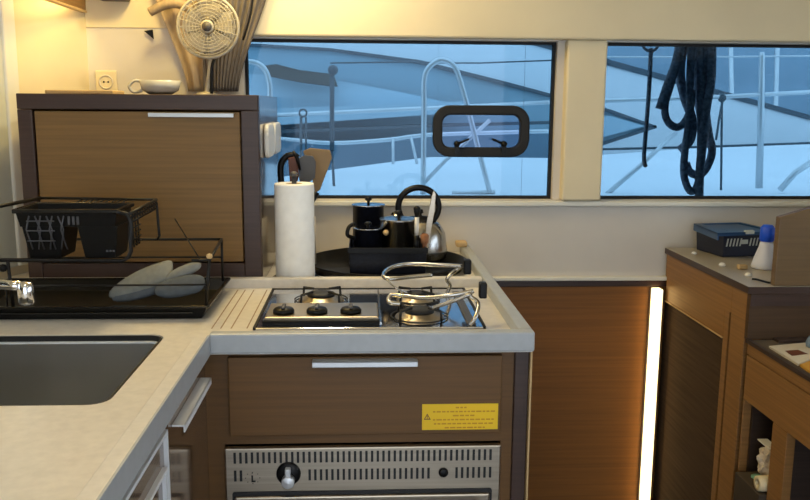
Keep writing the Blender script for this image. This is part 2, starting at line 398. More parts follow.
MB().tube([(-.215, 1.443, .585), (-.215, 1.41, .588), (-.205, 1.405, .588), (.205, 1.405, .588), (.215, 1.41, .588), (.215, 1.443, .585)], .007, 10).build('door_handle', steel, dr)

# sink base unit (faces +x)
t = thing('sink_cabinet', 'glossy brown cabinet under the sink side of the worktop', 'cabinet', (-.6, 1.3, 0))
MB().box(-.90, -.302, 1.18, 1.468, 0, .72).box(-.32, -.302, 1.18, 1.468, .72, .8815).build('carcass', oak_front, t)
dr = MB().box(-.3018, -.288, 1.178, 1.4695, .05, .8755).build('cabinet_door', panel_gloss, t)
MB().box(-.2879, -.268, 1.198, 1.421, .843, .846).box(-.2705, -.268, 1.198, 1.421, .834, .846).build('handle', alu_gleam, dr, bevel=.001)
t = thing('dishwasher', 'built-in appliance with bright metal door edges below the sink counter', 'dishwasher', (-.6, .8, 0))
MB().box(-.90, -.302, .45, 1.172, .02, .72).box(-.32, -.302, .45, 1.172, .72, .8815).build('appliance_body', blackm, t)
dr = MB().box(-.3018, -.292, .46, 1.168, .06, .852).build('appliance_door', panel_gloss, t)
MB().box(-.2920, -.286, .46, 1.168, .846, .852).box(-.2920, -.286, 1.162, 1.168, .06, .846).build('door_edge', alu_gleam, dr)
MB().box(-.2920, -.284, .46, 1.150, .796, .801).box(-.2920, -.286, 1.145, 1.150, .20, .796).build('inner_edge', alu_gleam, dr)
MB().box(-.2920, -.282, .60, 1.09, .73, .745).build('grip', black, dr)

# ------------------------------------------------------------------ stove top
t = thing('hob', 'three-burner stainless steel hob sunk inside the raised worktop rim', 'stove', (0, 1.7, .897))
MB().box(-.206, .232, 1.545, 1.888, .8972, .9012).build('hob_plate', chrome, t, bevel=.0015)
k = MB().box(-.2105, -.206, 1.545, 1.888, .8972, .9025).box(.232, .2365, 1.545, 1.888, .8972, .9025).box(-.2105, .2365, 1.888, 1.892, .8972, .9025)
k.build('hob_edge', rubber, t)
cs = MB().box(-.193, .030, 1.578, 1.70, .9013, .914).build('control_strip', steel_brush, t, bevel=.003)
MB().box(-.195, .032, 1.568, 1.5775, .9013, .909).build('strip_front', black, cs)
for kx in (-.158, -.092, -.025):
    kb = MB().lathe([(.021, 0), (.021, .006), (.018, .010), (.0, .011)], (kx, 1.612, .9142), 'z', 24).build('knob', black, cs)
    MB().box(kx-.004, kx+.004, 1.596, 1.628, .9253, .930).build('knob_grip', greyut, kb, bevel=.002)
for bx, by, r in ((-.092, 1.775, .036), (.116, 1.775, .030), (.113, 1.625, .036)):
    bu = MB().lathe([(r+.014, 0), (r+.012, .003), (r, .004), (r-.004, .010), (r-.008, .010)], (bx, by, .9014), 'z', 28).build('burner', steel_brush, t)
    MB().lathe([(r-.006, 0), (r-.006, .006), (r-.012, .008), (0, .008)], (bx, by, .9116), 'z', 24).build('burner_cap', blackm, bu)
    k = MB()
    for q in range(4):
        a_ = math.pi/4+q*math.pi/2; ca, sa = math.cos(a_), math.sin(a_)
        k.tube([(bx+ca*(r+.022), by+sa*(r+.022), .902), (bx+ca*(r+.020), by+sa*(r+.020), .922), (bx+ca*(r-.012), by+sa*(r-.012), .9235)], .0028, 6)
    k.ringlathe([(r+.020, .903), (r+.0225, .903), (r+.0225, .905), (r+.020, .905)], (bx, by, 0), 'z', 28)
    k.build('pan_support', blackm, bu)
MB().box(.032, .036, 1.575, 1.87, .9013, .9035).build('hob_ridge', steel, t)
# pot clamps on the hob's side rail
k = MB().box(.203, .219, 1.555, 1.845, .9014, .905)
k.build('fiddle_rail', greyut, t, bevel=.001)
def zz(px, py, z): return at(px, py, z=z)
pc = MB().tube(smooth_path([zz(447, 293, .9055), zz(450, 285, .925), zz(447, 279, .945), zz(456, 270, .962), zz(462, 266, .972)], 5), .0042, 8)
pc.tube(smooth_path([zz(462, 266, .972), zz(440, 265, .972), zz(408, 264, .970), zz(390, 268, .966), zz(383, 275, .960), zz(390, 279, .956), zz(410, 277, .958), zz(432, 275, .96)], 6), .0045, 8)
pc.tube(smooth_path([zz(386, 279, .956), zz(396, 288, .94), zz(408, 293, .926)], 5), .002, 6)
pc = pc.build('pot_clamp', steel, t)
c0 = zz(465, 267, .972); MB().box(c0.x-.004, c0.x+.013, c0.y-.012, c0.y+.012, c0.z-.015, c0.z+.017).build('clamp_knob', black, pc, bevel=.003)
pc = MB().tube(smooth_path([zz(470, 325, .9055), zz(476, 316, .922), zz(478, 303, .94), zz(470, 296, .952), zz(473, 291, .962)], 5), .0042, 8)
pc.tube(smooth_path([zz(473, 291, .962), zz(452, 295, .955), zz(425, 298, .945), zz(404, 296, .945), zz(391, 295, .943), zz(389, 302, .935), zz(400, 304, .932)], 6), .0045, 8)
pc.tube(smooth_path([zz(471, 294, .958), zz(450, 302, .940), zz(432, 308, .926)], 5), .0042, 8)
pc = pc.build('pot_clamp', steel, t)
c0 = zz(481, 290, .962); MB().box(c0.x-.004, c0.x+.011, c0.y-.010, c0.y+.010, c0.z-.016, c0.z+.016).build('clamp_knob', black, pc, bevel=.003)

# ------------------------------------------------------------------ upper cabinet on the worktop
t = thing('counter_cabinet', 'oak cabinet with dark frame standing on the worktop by the window', 'cabinet', (-.5, 2.2, .9))
BX0, BX1, BY0, BZ0, BZ1 = -.785, -.241, 1.952, .8985, 1.343
def bp(pts, z): return [(x, y, z) for x, y in pts]
LB = lambda y: max(BX0, wlx(y)+.024)
k = MB().prism(bp([(BX0, 1.975), (-.258, 1.975), (-.258, 2.385), (-.742, 2.385)], 1.325), (0, 0, .012))
k.prism(bp([(BX0, 1.975), (-.258, 1.975), (-.258, 2.385), (-.742, 2.385)], BZ0), (0, 0, .012))
k.box(-.742, -.258, 2.38, 2.385, .911, 1.325)
k.prism([(BX0, 1.975, .911), (BX0+.012, 1.975, .911), (-.73, 2.38, .911), (-.742, 2.38, .911)], (0, 0, .414))
k.build('carcass', oak, t)
fr = MB().box(BX0, BX1, BY0, 1.974, 1.308, BZ1).box(BX0, -.752, BY0, 1.974, BZ0, 1.3075).box(-.281, BX1, BY0, 1.974, BZ0, 1.3075).box(-.7515, -.2815, BY0+.002, 1.974, BZ0, .950)
fr.build('face_frame', walnut, t, bevel=.002)
MB().box(-.2575, BX1, 1.9745, 2.385, BZ0, BZ1).build('side_panel', walnut_gloss, t, bevel=.002)
MB().box(-.78, -.2578, 1.9745, 2.385, 1.338, BZ1).build('cabinet_top', walnut, t)
dr = MB().box(-.749, -.284, 1.957, 1.972, .953, 1.304).build('cabinet_door', oak, t, bevel=.002)
MB().box(-.489, -.296, 1.940, 1.957, 1.2995, 1.302).box(-.489, -.296, 1.940, 1.943, 1.292, 1.302).build('handle', alu, dr, bevel=.001)
sw = thing('light_switch', 'white double light switch on the dark side of the counter cabinet', 'switch', (-.24, 2.2, 1.23))
def ovalx(y0, y1, z0, z1, x0, x1, m, name, par, r=.03):
    pts = []
    for cy, cz, a0 in ((y1-r, z1-r, 0), (y0+r, z1-r, 90), (y0+r, z0+r, 180), (y1-r, z0+r, 270)):
        for i in range(7):
            a_ = math.radians(a0+15*i); pts.append((x0, cy+r*math.cos(a_), cz+r*math.sin(a_)))
    return MB().prism(pts, (x1-x0, 0, 0)).build(name, m, par, bevel=.005, seg=3)
ovalx(2.04, 2.19, 1.192, 1.275, -.2405, -.229, frost, 'switch_plate', sw)
ovalx(2.205, 2.36, 1.192, 1.275, -.2405, -.229, frost, 'switch_plate', sw)

# things on its top
Zt = BZ1
tag(MB().box(-.76, -.60, 2.06, 2.16, Zt+.001, Zt+.010).build('wooden_board', tan, bevel=.002), 'thin tan board lying on top of the counter cabinet', 'board')
t = thing('cup', 'shallow grey-white cup lying on the counter cabinet near the curtain', 'cup', (-.52, 2.2, Zt))
MB().ringlathe([(.025, .0), (.045, .012), (.052, .036), (.049, .036), (.042, .014), (.022, .004)], (-.515, 2.18, Zt+.001), 'z', 28).lathe([(.024, .0012), (.024, .004), (0, .004)], (-.515, 2.18, Zt+.001), 'z', 20).build('cup_body', glasscup, t)
MB().tube(smooth_path([(-.56, 2.17, Zt+.034), (-.575, 2.165, Zt+.036), (-.588, 2.162, Zt+.022), (-.578, 2.165, Zt+.008), (-.558, 2.17, Zt+.012)], 5), .004, 8).build('cup_handle', glasscup, t)
# outlet on the wall
t = thing('wall_outlet', 'square cream wall outlet above the counter cabinet', 'outlet', (-.713, 2.4, 1.37))
MB().box(-.742, -.684, 2.391, 2.3995, 1.352, 1.412).build('outlet_plate', headliner, t, bevel=.003)
MB().ringlathe([(.02, 0), (.02, .002), (.016, .002), (.016, -.0)], (-.713, 2.3908, 1.381), 'y', 24).build('socket', cream, t)
MB().lathe([(.0025, 0), (.0025, .001), (0, .001)], (-.719, 2.3908, 1.381), 'y', 8).lathe([(.0025, 0), (.0025, .001), (0, .001)], (-.707, 2.3908, 1.381), 'y', 8).build('socket_hole', black, t)
a_ = at(144, 31, y=2.39); 
tag(MB().prism([(a_.x, 2.388, a_.z), (a_.x+.026, 2.388, a_.z-.022), (a_.x+.024, 2.388, a_.z+.004)], (0, .003, 0)).build('wall_hook', black), 'tiny black triangular hook on the yellow lit wall by the curtain', 'hook')
# overhead lockers
t = thing('light_valance', 'brown wooden valance board under the ceiling along the side wall', 'valance', (-.76, 2.1, 1.58))
MB().box(-.768, -.756, 1.75, 2.39, 1.572, 1.93).build('valance_board', oak, t, bevel=.002)
MB().box(-.770, -.754, 1.75, 2.39, 1.566, 1.5718).build('board_edge', tan, t, bevel=.001)
t = thing('overhead_shelf', 'small dark overhead shelf corner on the yellow lit wall', 'shelf', (-.65, 2.35, 1.6))
MB().box(-.71, -.635, 2.33, 2.39, 1.597, 1.62).build('shelf_board', walnut, t, bevel=.002)
MB().box(-.71, -.70, 2.33, 2.39, 1.621, 1.66).build('shelf_bracket', walnut, t)

# curtain and fan
def drape(top, bot, rows=26, cols=60, folds=7, amp=.014, y=2.335, pinch=None):
    (ax, ay), (bx, by) = top; (cx, cy), (dx, dy) = bot
    m_ = MB(); vs = []
    for i in range(rows+1):
        t_ = i/rows; s_ = t_*t_*(3-2*t_)*.5+t_*.5
        for j in range(cols+1):
            u = j/cols
            px = (ax+(bx-ax)*u)*(1-s_)+(cx+(dx-cx)*u)*s_; pz = (ay+(by-ay)*u)*(1-t_)+(cy+(dy-cy)*u)*t_
            p = at(px, pz, y=y); yy = y+amp*math.sin(u*folds*2*math.pi+.8*math.sin(3*t_))*(1-.25*t_)+.004*math.sin(9*t_+4*u)
            vs.append((p.x, yy, p.z))
    n = (rows+1)*(cols+1); back = [(x, yy+.004, z) for x, yy, z in vs]
    fs = []
    for i in range(rows):
        for j in range(cols):
            a = i*(cols+1)+j; fs += [(a, a+1, a+cols+2, a+cols+1), (n+a, n+a+cols+1, n+a+cols+2, n+a+1)]
    for i in range(rows):
        a = i*(cols+1); fs += [(a, a+cols+1, n+a+cols+1, n+a), (a+cols, n+a+cols, n+a+2*cols+1, a+2*cols+1)]
    for j in range(cols):
        b_ = rows*(cols+1)+j; fs += [(j, n+j, n+j+1, j+1), (b_, b_+1, n+b_+1, n+b_)]
    return m_.add(vs+back, fs, True)
t = thing('curtain', 'grey-brown pleated curtain gathered beside the wide window', 'curtain', (-.4, 2.33, 1.36))
drape(((143, -42), (200, -42)), ((188, 91.5), (204, 91.5)), folds=1.6, amp=.008, y=2.345).build('curtain_panel', curt, t)
drape(((192, -42), (276, -42)), ((207, 91.5), (238, 91.5)), folds=11, amp=.0055, y=2.33).build('curtain_panel', curtd, t)
p0 = at(150, 12, y=2.30); p1 = at(192, 10, y=2.30)
MB().tube(smooth_path([p0, at(165, 5, y=2.296), at(178, 4, y=2.296), p1], 6), [.012]*18+[.008], 10).build('tieback', curt, t)
MB().tube(smooth_path([at(255, -30, y=2.30), at(251, 12, y=2.30), at(243, 40, y=2.30)], 6), .003, 6).build('cord', black, t)

fc = at(208, 27, y=2.22); FR = .0775
t = thing('clip_fan', 'round beige cabin fan standing on the cabinet before the curtain', 'fan', (fc.x, fc.y, Zt))
k = MB().ringlathe([(FR, -.006), (FR+.004, 0), (FR, .006), (FR-.005, 0)], fc, 'y', 40)
k.build('guard_ring', fanw, t)
k = MB()
for r in (.022, .030, .038, .046, .054, .062, .070):
    k.ringlathe([(r-.001, .010), (r, .0115), (r+.001, .010), (r, .0085)], fc, 'y', 40)
for q in range(24):
    a_ = q*math.pi/12; ca, sa = math.cos(a_), math.sin(a_)
    k.tube([(fc.x+ca*.018, fc.y-.010, fc.z+sa*.018), (fc.x+ca*.06, fc.y-.010, fc.z+sa*.06), (fc.x+ca*FR, fc.y-.003, fc.z+sa*FR)], .0009, 5)
k.build('front_grille', fanw, t)
k = MB()
for r in (.03, .04, .05, .06, .07): k.ringlathe([(r-.002, -.030), (r, -.0275), (r+.002, -.030), (r, -.0325)], fc, 'y', 36)
for q in range(16):
    a_ = q*math.pi/8; ca, sa = math.cos(a_), math.sin(a_)
    k.tube([(fc.x+ca*.02, fc.y+.03, fc.z+sa*.02), (fc.x+ca*.07, fc.y+.03, fc.z+sa*.07), (fc.x+ca*FR, fc.y+.004, fc.z+sa*FR)], .0014, 5)
k.lathe([(.066, -.034), (.066, -.036), (0, -.037)], fc, 'y', 36)
k.build('rear_guard', fanw, t)
for q in range(5):
    a_ = q*2*math.pi/5+.3; pts = []
    for rr, da in ((.016, -.3), (.045, -.62), (.066, -.55), (.069, .35), (.05, .55), (.016, .35)):
        pts.append((fc.x+rr*math.cos(a_+da), fc.y+.010+.006*math.sin(da*2), fc.z+rr*math.sin(a_+da)))
    MB().prism(pts, (0, .0015, 0)).build('fan_blade', fanw, t)
hub = MB().lathe([(.017, .004), (.017, .013), (.013, .016), (0, .016)], fc, 'y', 24).build('hub_cap', fanw, t)
MB().lathe([(.0125, .0162), (.0125, .018), (0, .0185)], fc, 'y', 20).build('hub_badge', fand, hub)
MB().lathe([(.022, -.034), (.02, -.06), (.010, -.066), (0, -.066)], fc, 'y', 20).build('motor', fanw, t)
bs = at(206, 92, y=2.255)
MB().tube(smooth_path([(fc.x, fc.y+.05, fc.z-.018), (fc.x-.004, fc.y+.045, fc.z-.08), (bs.x+.008, 2.26, bs.z+.04), (bs.x, 2.26, Zt+.008)], 6), [.006]*18+[.008], 8).build('stand_arm', fanw, t)
MB().tube(smooth_path([(fc.x+.01, fc.y+.02, fc.z-.078), (fc.x+.004, 2.235, fc.z-.10), (bs.x+.018, 2.235, bs.z+.035), (bs.x+.018, 2.235, Zt+.006)], 6), .004, 8).build('power_cord', black, t)
MB().lathe([(.026, 0), (.026, .006), (.012, .010), (0, .010)], (bs.x, 2.26, Zt+.001), 'z', 24).build('fan_base', fanw, t)

# ------------------------------------------------------------------ dish rack
TX0, TX1, TY0, TY1 = -.806, -.309, 1.620, 1.895
def openbox(m_, x0, x1, y0, y1, z0, z1, fl=.01, th=.003):
    o0 = [(x0+fl, y0+fl, z0), (x1-fl, y0+fl, z0), (x1-fl, y1-fl, z0), (x0+fl, y1-fl, z0)]
    o1 = [(x0, y0, z1), (x1, y0, z1), (x1, y1, z1), (x0, y1, z1)]
    i1 = [(x0+th, y0+th, z1), (x1-th, y0+th, z1), (x1-th, y1-th, z1), (x0+th, y1-th, z1)]
    i0 = [(x0+fl+th, y0+fl+th, z0+th), (x1-fl-th, y0+fl+th, z0+th), (x1-fl-th, y1-fl-th, z0+th), (x0+fl+th, y1-fl-th, z0+th)]
    fs = [(3, 2, 1, 0)]
    for a in (0, 4, 8):
        fs += [(a+j, a+(j+1) % 4, a+4+(j+1) % 4, a+4+j) for j in range(4)]
    fs += [(12, 13, 14, 15)]
    return m_.add(o0+o1+i1+i0, fs)
t = thing('dish_rack', 'black two-tier wire dish rack with drip tray on the worktop', 'dish rack', (-.55, 1.75, .8975))
openbox(MB(), TX0, TX1, TY0, TY1, .8985, .926, .014, .004).build('drip_tray', black, t, bevel=.0015)
k = MB().frame(TX0-.004, TX1+.004, TY0-.004, TY1+.004, .923, .928, .0085, .01)
k.v = [(x, z, y) for x, y, z in k.v]
k.build('tray_lip', blackedge, t, bevel=.0015)
k = MB().box(TX0+.02, TX1-.03, TY0+.003, TY0+.009, .911, .9145)
k.build('tray_rib', blackedge, t, bevel=.001)
wr_ = .0030
k = MB()
yb0, yf0 = 1.865, 1.628
k.tube([(-.72, yb0, 1.022), (-.319, yb0, 1.022)], wr_, 6).tube([(-.319, yb0, 1.024), (-.319, yb0, .926)], wr_, 6)
k.tube([(-.319, yb0, 1.022), (-.303, yf0, 1.018)], wr_, 6).tube([(-.303, yf0, 1.022), (-.313, yf0, .926)], .0035, 6)
k.tube([(-.303, yf0, 1.018), (-.338, yf0, 1.018)], wr_, 6)
k.tube([(-.70, yf0, .967), (-.305, yf0, .969)], .0022, 6)
k.tube([(-.70, yf0, .967), (-.70, yf0, .926)], .0022, 6)
k.tube([(-.74, yb0, .981), (-.319, yb0, .981)], .002, 6)
k.tube([at(175, 219, y=1.86), at(201, 261, y=1.68)], .0014, 6)
k.build('lower_rack', blackwire, t)
MB().lathe([(0, -.006), (.005, -.004), (.0065, 0), (.005, .004), (0, .006)], (-.303, yf0, 1.026), 'z', 12).build('post_cap', tan, t)
k = MB(); yb, yf = 1.85, 1.622
k.tube([(-.705, yb, 1.1165), (-.4625, yb, 1.1134), (-.4563, yb, 1.106), (-.453, yb, 1.032), (-.458, yb, 1.023)], wr_, 6)
k.tube([(-.705, yb, 1.1165), (-.739, yf, 1.117)], .004, 6)
k.tube([(-.457, yb, 1.1124), (-.452, yf, 1.111)], .004, 6)
k.tube([(-.739, yf, 1.115), (-.739, yf, 1.030), (-.728, yf, 1.0205), (-.470, yf, 1.0185), (-.458, yf, 1.026), (-.4535, yf, 1.037), (-.451, yf, 1.098), (-.458, yf, 1.111), (-.477, yf, 1.115)], .0042, 8)
k.tube([(-.739, yf, 1.030), (-.739, yf, .926)], .0035, 6).tube([(-.690, yf, 1.0205), (-.688, yf+.004, .926)], .0035, 6)
for q in range(9): k.tube([(-.617+.0123*q, yb, 1.1134), (-.648+.0123*q, yb-.03, 1.094)], .0018, 5)
k.tube([(-.72, yb, 1.094), (-.534, yb-.03, 1.094)], .0018, 5)
k.build('upper_rack', blackwire, t)
k = MB()          # wire mesh between the two side bars of the upper tier
for q in range(1, 11):
    f_ = q/11; xa = -.457+.005*f_; ya = yb+(yf-yb)*f_
    k.tube([(xa, ya, 1.112), (xa-.001, ya, 1.10), (xa, ya, 1.042 if ya < 1.70 else 1.092)], .002, 5)
for q in range(2): k.tube([(-.457, yb, 1.103-.009*q), (-.453, yf, 1.102-.009*q)], .0024, 5)
for q in range(4): k.tube([(-.4535, 1.70, 1.08-.011*q), (-.453, yf, 1.08-.011*q)], .0016, 5)
k.build('wire_mesh', blackwire, t)
MB().lathe([(0, -.008), (.006, -.006), (.008, 0), (.006, .006), (0, .008)], at(3, 268, y=yf), 'z', 12).tube([at(3, 268, y=yf), (-.728, yf, 1.0205)], .003, 6).build('rack_foot', black, t)
# caddy in the upper tier
t = thing('cutlery_caddy', 'black plastic caddy basket held in the upper tier of the rack', 'caddy', (-.575, 1.68, 1.02))
CX0, CX1, CY0, CY1 = -.675, -.4805, 1.633, 1.745
k = MB(); openbox(k, CX0, CX1, CY0, CY1, 1.083, 1.117, .006, .003); k.build('caddy_rim', black, t, bevel=.001)
k = MB().box(CX0-.004, CX1+.004, CY0-.0045, CY0+.001, 1.110, 1.119).box(CX0-.004, CX1+.004, CY1-.001, CY1+.0045, 1.110, 1.119).box(CX0-.0045, CX0+.001, CY0, CY1, 1.110, 1.119).box(CX1-.001, CX1+.0045, CY0, CY1, 1.110, 1.119)
k.build('lip', blackedge, t, bevel=.002)
for xa, xb in ((-.660, -.590), (-.5535, -.484)):
    k = MB(); openbox(k, xa-.006, xb+.002, CY0+.006, CY1-.006, 1.0185, 1.084, .009, .003); k.build('cup_section', black, t, bevel=.003)
k = MB()
for q in range(7):
    x = -.648+q*.011
    k.tube([(x, CY0-.0005, 1.105), (x+.008*(1 if q % 2 else -1), CY0+.003, 1.078), (x, CY0+.009, 1.038)], .0016, 5)
for z in (1.095, 1.076, 1.056): k.tube([(-.654, CY0+.0, z), (-.601, CY0+.0, z)], .0014, 5)
k.build('lattice', greyut, t)
k = MB()
for q in range(3): k.box(-.575+.0085*q, -.571+.0085*q, CY0+.0005, CY0+.003, 1.088, 1.104)
k.build('cutout', greyut, t)
k = MB()
for q in range(3): k.box(-.508+.0063*q, -.504+.0063*q, CY0+.012, CY0+.0145, 1.032, 1.036)
k.build('cutout', greyut, t)
# grey oven mitts in the tray
def arcpts(pts, n=4): return [(p.x, p.y) for p in smooth_path([(a, b, 0) for a, b in pts], n, True)]
def planeM(o, u, v):
    u = Vector(u).normalized(); n_ = u.cross(Vector(v)).normalized(); v2 = n_.cross(u)
    M = Matrix((u, v2, n_)).transposed().to_4x4(); M.translation = Vector(o); return M
o = at(140, 283, y=1.66)
M1 = planeM((-.455, 1.70, .9625), (1, .05, .34), (-.2, .65, .62))
out = arcpts([(-.072, -.014), (-.05, -.026), (0, -.027), (.042, -.025), (.060, -.016), (.068, .020), (.050, .028), (0, .026), (-.045, .014), (-.068, 0)])
t = thing('oven_mitt', 'large grey oven mitt leaning in the dish rack tray', 'oven mitt', (-.463, 1.70, .93), 'oven mitts in the dish rack')
MB().pillow(out, .022, M1).build('mitt_hand', greyfab, t)
M1b = planeM((-.455, 1.69, .945), (1, .0, .18), (0, .75, .65))
MB().pillow(arcpts([(-.06, -.012), (-.03, -.022), (.02, -.018), (.05, -.004), (.03, .012), (-.03, .012)]), .016, M1b).build('mitt_thumb', greyfab2, t)
t = thing('oven_mitt', 'small slate grey oven mitt at the corner of the dish rack tray', 'oven mitt', (-.373, 1.68, .93), 'oven mitts in the dish rack')
M2 = planeM((-.3735, 1.675, .956), (1, .05, .12), (0, .6, .8))
MB().pillow(arcpts([(-.05, -.012), (-.02, -.024), (.03, -.020), (.048, -.008), (.048, .014), (.02, .022), (-.02, .016), (-.046, .006)]), .02, M2).build('mitt_hand', greyfab2, t)
M3 = planeM((-.3735, 1.695, .981), (1, .1, .36), (0, .5, .85))
MB().pillow(arcpts([(-.042, -.008), (-.01, -.013), (.034, -.008), (.042, .004), (.02, .012), (-.02, .008)]), .016, M3).build('mitt_thumb', greyfab, t)

# ------------------------------------------------------------------ behind the stove
Zw = .898
rx, ry = -.1660, 2.008
t = thing('towel_holder', 'dark upright paper towel holder behind the hob', 'holder', (rx, ry, Zw))
MB().lathe([(.060, 0), (.060, .005), (.054, .009), (0, .009)], (rx, ry, Zw), 'z', 32).build('holder_base', black, t)
MB().tube([(rx, ry, Zw+.008), (rx, ry, 1.150)], .006, 10).build('rod', greyut, t)
MB().lathe([(.004, 0), (.010, .004), (.010, .010), (.004, .014), (0, .0145)], (rx, ry, 1.150), 'z', 14).build('finial', greyut, t)
t = thing('paper_towel_roll', 'white paper towel roll on the upright holder by the cabinet', 'paper towel', (rx, ry, Zw+.01))
MB().ringlathe([(.0470, 0), (.0476, .003), (.0476, .224), (.0468, .228), (.021, .228), (.021, 0)], (rx, ry, Zw+.0095), 'z', 44).build('paper', paper, t)
MB().ringlathe([(.0208, 0.001), (.0208, .2275), (.019, .2275), (.019, .001)], (rx, ry, Zw+.0095), 'z', 28).build('cardboard_core', tan, t)
# utensils in a crock behind the roll
ux, uy = -.176, 2.20
t = tag(MB().ringlathe([(.048, 0), (.05, .004), (.05, .13), (.046, .13), (.046, .006), (.0005, .006), (.0005, 0)], (ux, uy, Zw), 'z', 32).build('utensil_crock', cream), 'cream utensil crock standing behind the paper towel roll', 'jar')
def up_at(px, py, y): return at(px, py, y=y)
# black ladle
t = thing('ladle', 'black curved ladle standing by the cabinet behind paper towels', 'ladle', (ux-.02, uy, .92))
MB().tube(smooth_path([(ux-.028, uy-.005, .92), (ux-.036, uy-.002, 1.08), at(281, 180, y=2.2), at(281, 165, y=2.2), at(286, 157, y=2.2), at(293, 155, y=2.2), at(298, 158, y=2.2)], 6), .0085, 8).build('ladle_handle', black, t)
t = thing('wooden_spoon', 'reddish brown wooden spoon among the utensils behind paper towels', 'spoon', (ux, uy, .92))
k = [at(x, y, y=2.185) for x, y in ((288, 158), (297, 156), (299, 176), (296, 186), (290, 184))]
MB().prism(k, (0, .006, 0)).build('spoon_head', brownw, t, bevel=.002)
MB().tube([(ux-.010, 2.188, .92), at(293, 183, y=2.188)], .005, 8).build('spoon_handle', brownw, t)
t = thing('nylon_turner', 'dark grey slotted turner among the utensils behind paper towels', 'spatula', (ux, uy, .92))
k = [at(x, y, y=2.17) for x, y in ((299, 158), (305, 155), (313, 156), (316, 162), (315, 178), (307, 184), (299, 180))]
MB().prism(k, (0, .004, 0)).build('turner_head', greyut, t, bevel=.0015)
MB().tube([(ux+.005, 2.174, .92), at(304, 182, y=2.173)], .005, 8).build('turner_handle', black, t)
MB().tube([at(293, 151, y=2.165), at(297, 158, y=2.165), at(300, 170, y=2.166)], [.004, .005, .003], 8).build('turner_hook', black, t)
t = thing('khaki_spatula', 'khaki flat spatula fanned out beside the window above paper towels', 'spatula', (ux+.03, uy, .92))
k = [at(x, y, y=2.215) for x, y in ((303, 151), (310, 148), (330, 150), (332, 158), (320, 190), (315, 193), (312, 178), (307, 165))]
MB().prism(k, (0, .005, 0)).build('spatula_head', khaki, t, bevel=.0015)
MB().tube([at(316.5, 192, y=2.217), (ux+.034, 2.215, 1.06), (ux+.028, 2.213, .93)], [.010, .008, .006], 8).build('spatula_handle', black, t)

# ------------------------------------------------------------------ round tray with pots
tcx, tcy = .062, 2.165
t = thing('round_tray', 'round black tray under the pots on the worktop', 'tray', (tcx, tcy, Zw))
MB().ringlathe([(.0005, 0), (.200, 0), (.211, .018), (.213, .022), (.208, .022), (.198, .004), (.0005, .004)], (tcx, tcy, Zw), 'z', 56).build('tray_dish', black, t)
Zp = Zw+.0048
t = thing('pot_caddy', 'navy black rectangular caddy holding small pots on the round tray', 'caddy', (.06, 2.08, Zp))
PX0, PX1, PY0, PY1 = -.036, .156, 1.994, 2.165
k = MB(); openbox(k, PX0, PX1, PY0, PY1, Zp, .978, .004, .004); k.build('caddy_body', navy, t, bevel=.003)
MB().box(PX0-.002, PX1+.002, PY0-.003, PY0+.001, .966, .980).build('caddy_edge', black, t, bevel=.001)
def pot(name, label, cx, cy, r, z0, z1, body, lidm, knobm, kz=.02, handles=True, dome=.014):
    t = thing(name, label, 'pot', (cx, cy, z0))
    MB().ringlathe([(.0005, 0), (r-.004, 0), (r, .005), (r, z1-z0), (r+.002, z1-z0+.001), (r-.002, z1-z0+.001), (r-.003, .005), (.0005, .004)], (cx, cy, z0), 'z', 36).build('pot_body', body, t)
    l_ = MB().lathe([(r+.002, .0015), (r+.003, .004), (r*.7, dome*.75), (r*.3, dome), (0, dome+.001)], (cx, cy, z1), 'z', 36).build('lid', lidm, t)
    MB().lathe([(.003, 0), (.004, kz*.45), (.009, kz*.6), (.0095, kz*.85), (.006, kz), (0, kz+.001)], (cx, cy, z1+dome), 'z', 16).build('lid_knob', knobm, l_)
    if handles:
        for sx in (-1, 1):
            MB().box(cx+sx*(r+.010)-.010, cx+sx*(r+.010)+.010, cy-.010, cy+.010, z1-.024, z1-.008).build('side_handle', black, t, bevel=.004)
    return t
pot('small_pot', 'small dark lidded pot at the cabinet end of the caddy', .012, 2.075, .035, Zp+.006, 1.014, navy, chrome, black, .016, False, .0025)
MB().tube(smooth_path([at(354, 238, y=2.045), at(347.5, 235, y=2.03), at(349, 227, y=2.035), at(354, 224, y=2.05)], 5), .005, 8).build('side_handle', black, bpy.data.objects['small_pot'])
pot('steel_saucepan', 'polished steel saucepan with glossy lid in the middle of the caddy', .090, 2.085, .046, Zp+.006, 1.036, steel, steel, black, .022, False, .0025)
c0 = at(386, 233, y=2.034)
MB().lathe([(0, .010), (.006, .008), (.0075, 0), (.006, -.003)], (c0.x, 2.04, c0.z), 'y', 14).build('side_knob', tan, bpy.data.objects['steel_saucepan'])
pot('black_pot', 'black lidded pot with round knob behind the steel saucepan', .014, 2.218, .042, Zp, 1.056, navy, chrome, black, .022, False, .003)
t = thing('kettle', 'steel kettle with big black hoop handle behind the pot caddy', 'kettle', (.150, 2.275, Zp))
kx, ky = .155, 2.250
MB().lathe([(.064, 0), (.074, .008), (.076, .03), (.070, .075), (.053, .103), (.034, .113), (.0, .114)], (kx, ky, Zp+.001), 'z', 44).build('kettle_body', steel, t)
MB().lathe([(.032, 0), (.03, .006), (.006, .009), (.005, .014), (.010, .018), (.008, .026), (0, .028)], (kx, ky, Zp+.1135), 'z', 24).build('kettle_lid', black, t)
hc = at(418.5, 207, y=ky-.01); RR = .053
pts = []
for q in range(25):
    a_ = math.radians(-50+280*q/24); pts.append((hc.x+RR*math.cos(a_)*1.04, ky-.01, hc.z+RR*math.sin(a_)))
MB().tube(pts, .0085, 10).build('hoop_handle', black, t)
MB().tube([(kx-.045, ky+.04, Zp+.08), (kx-.062, ky+.056, Zp+.11), (kx-.070, ky+.063, Zp+.122)], [.016, .011, .009], 12).build('spout', steel, t)
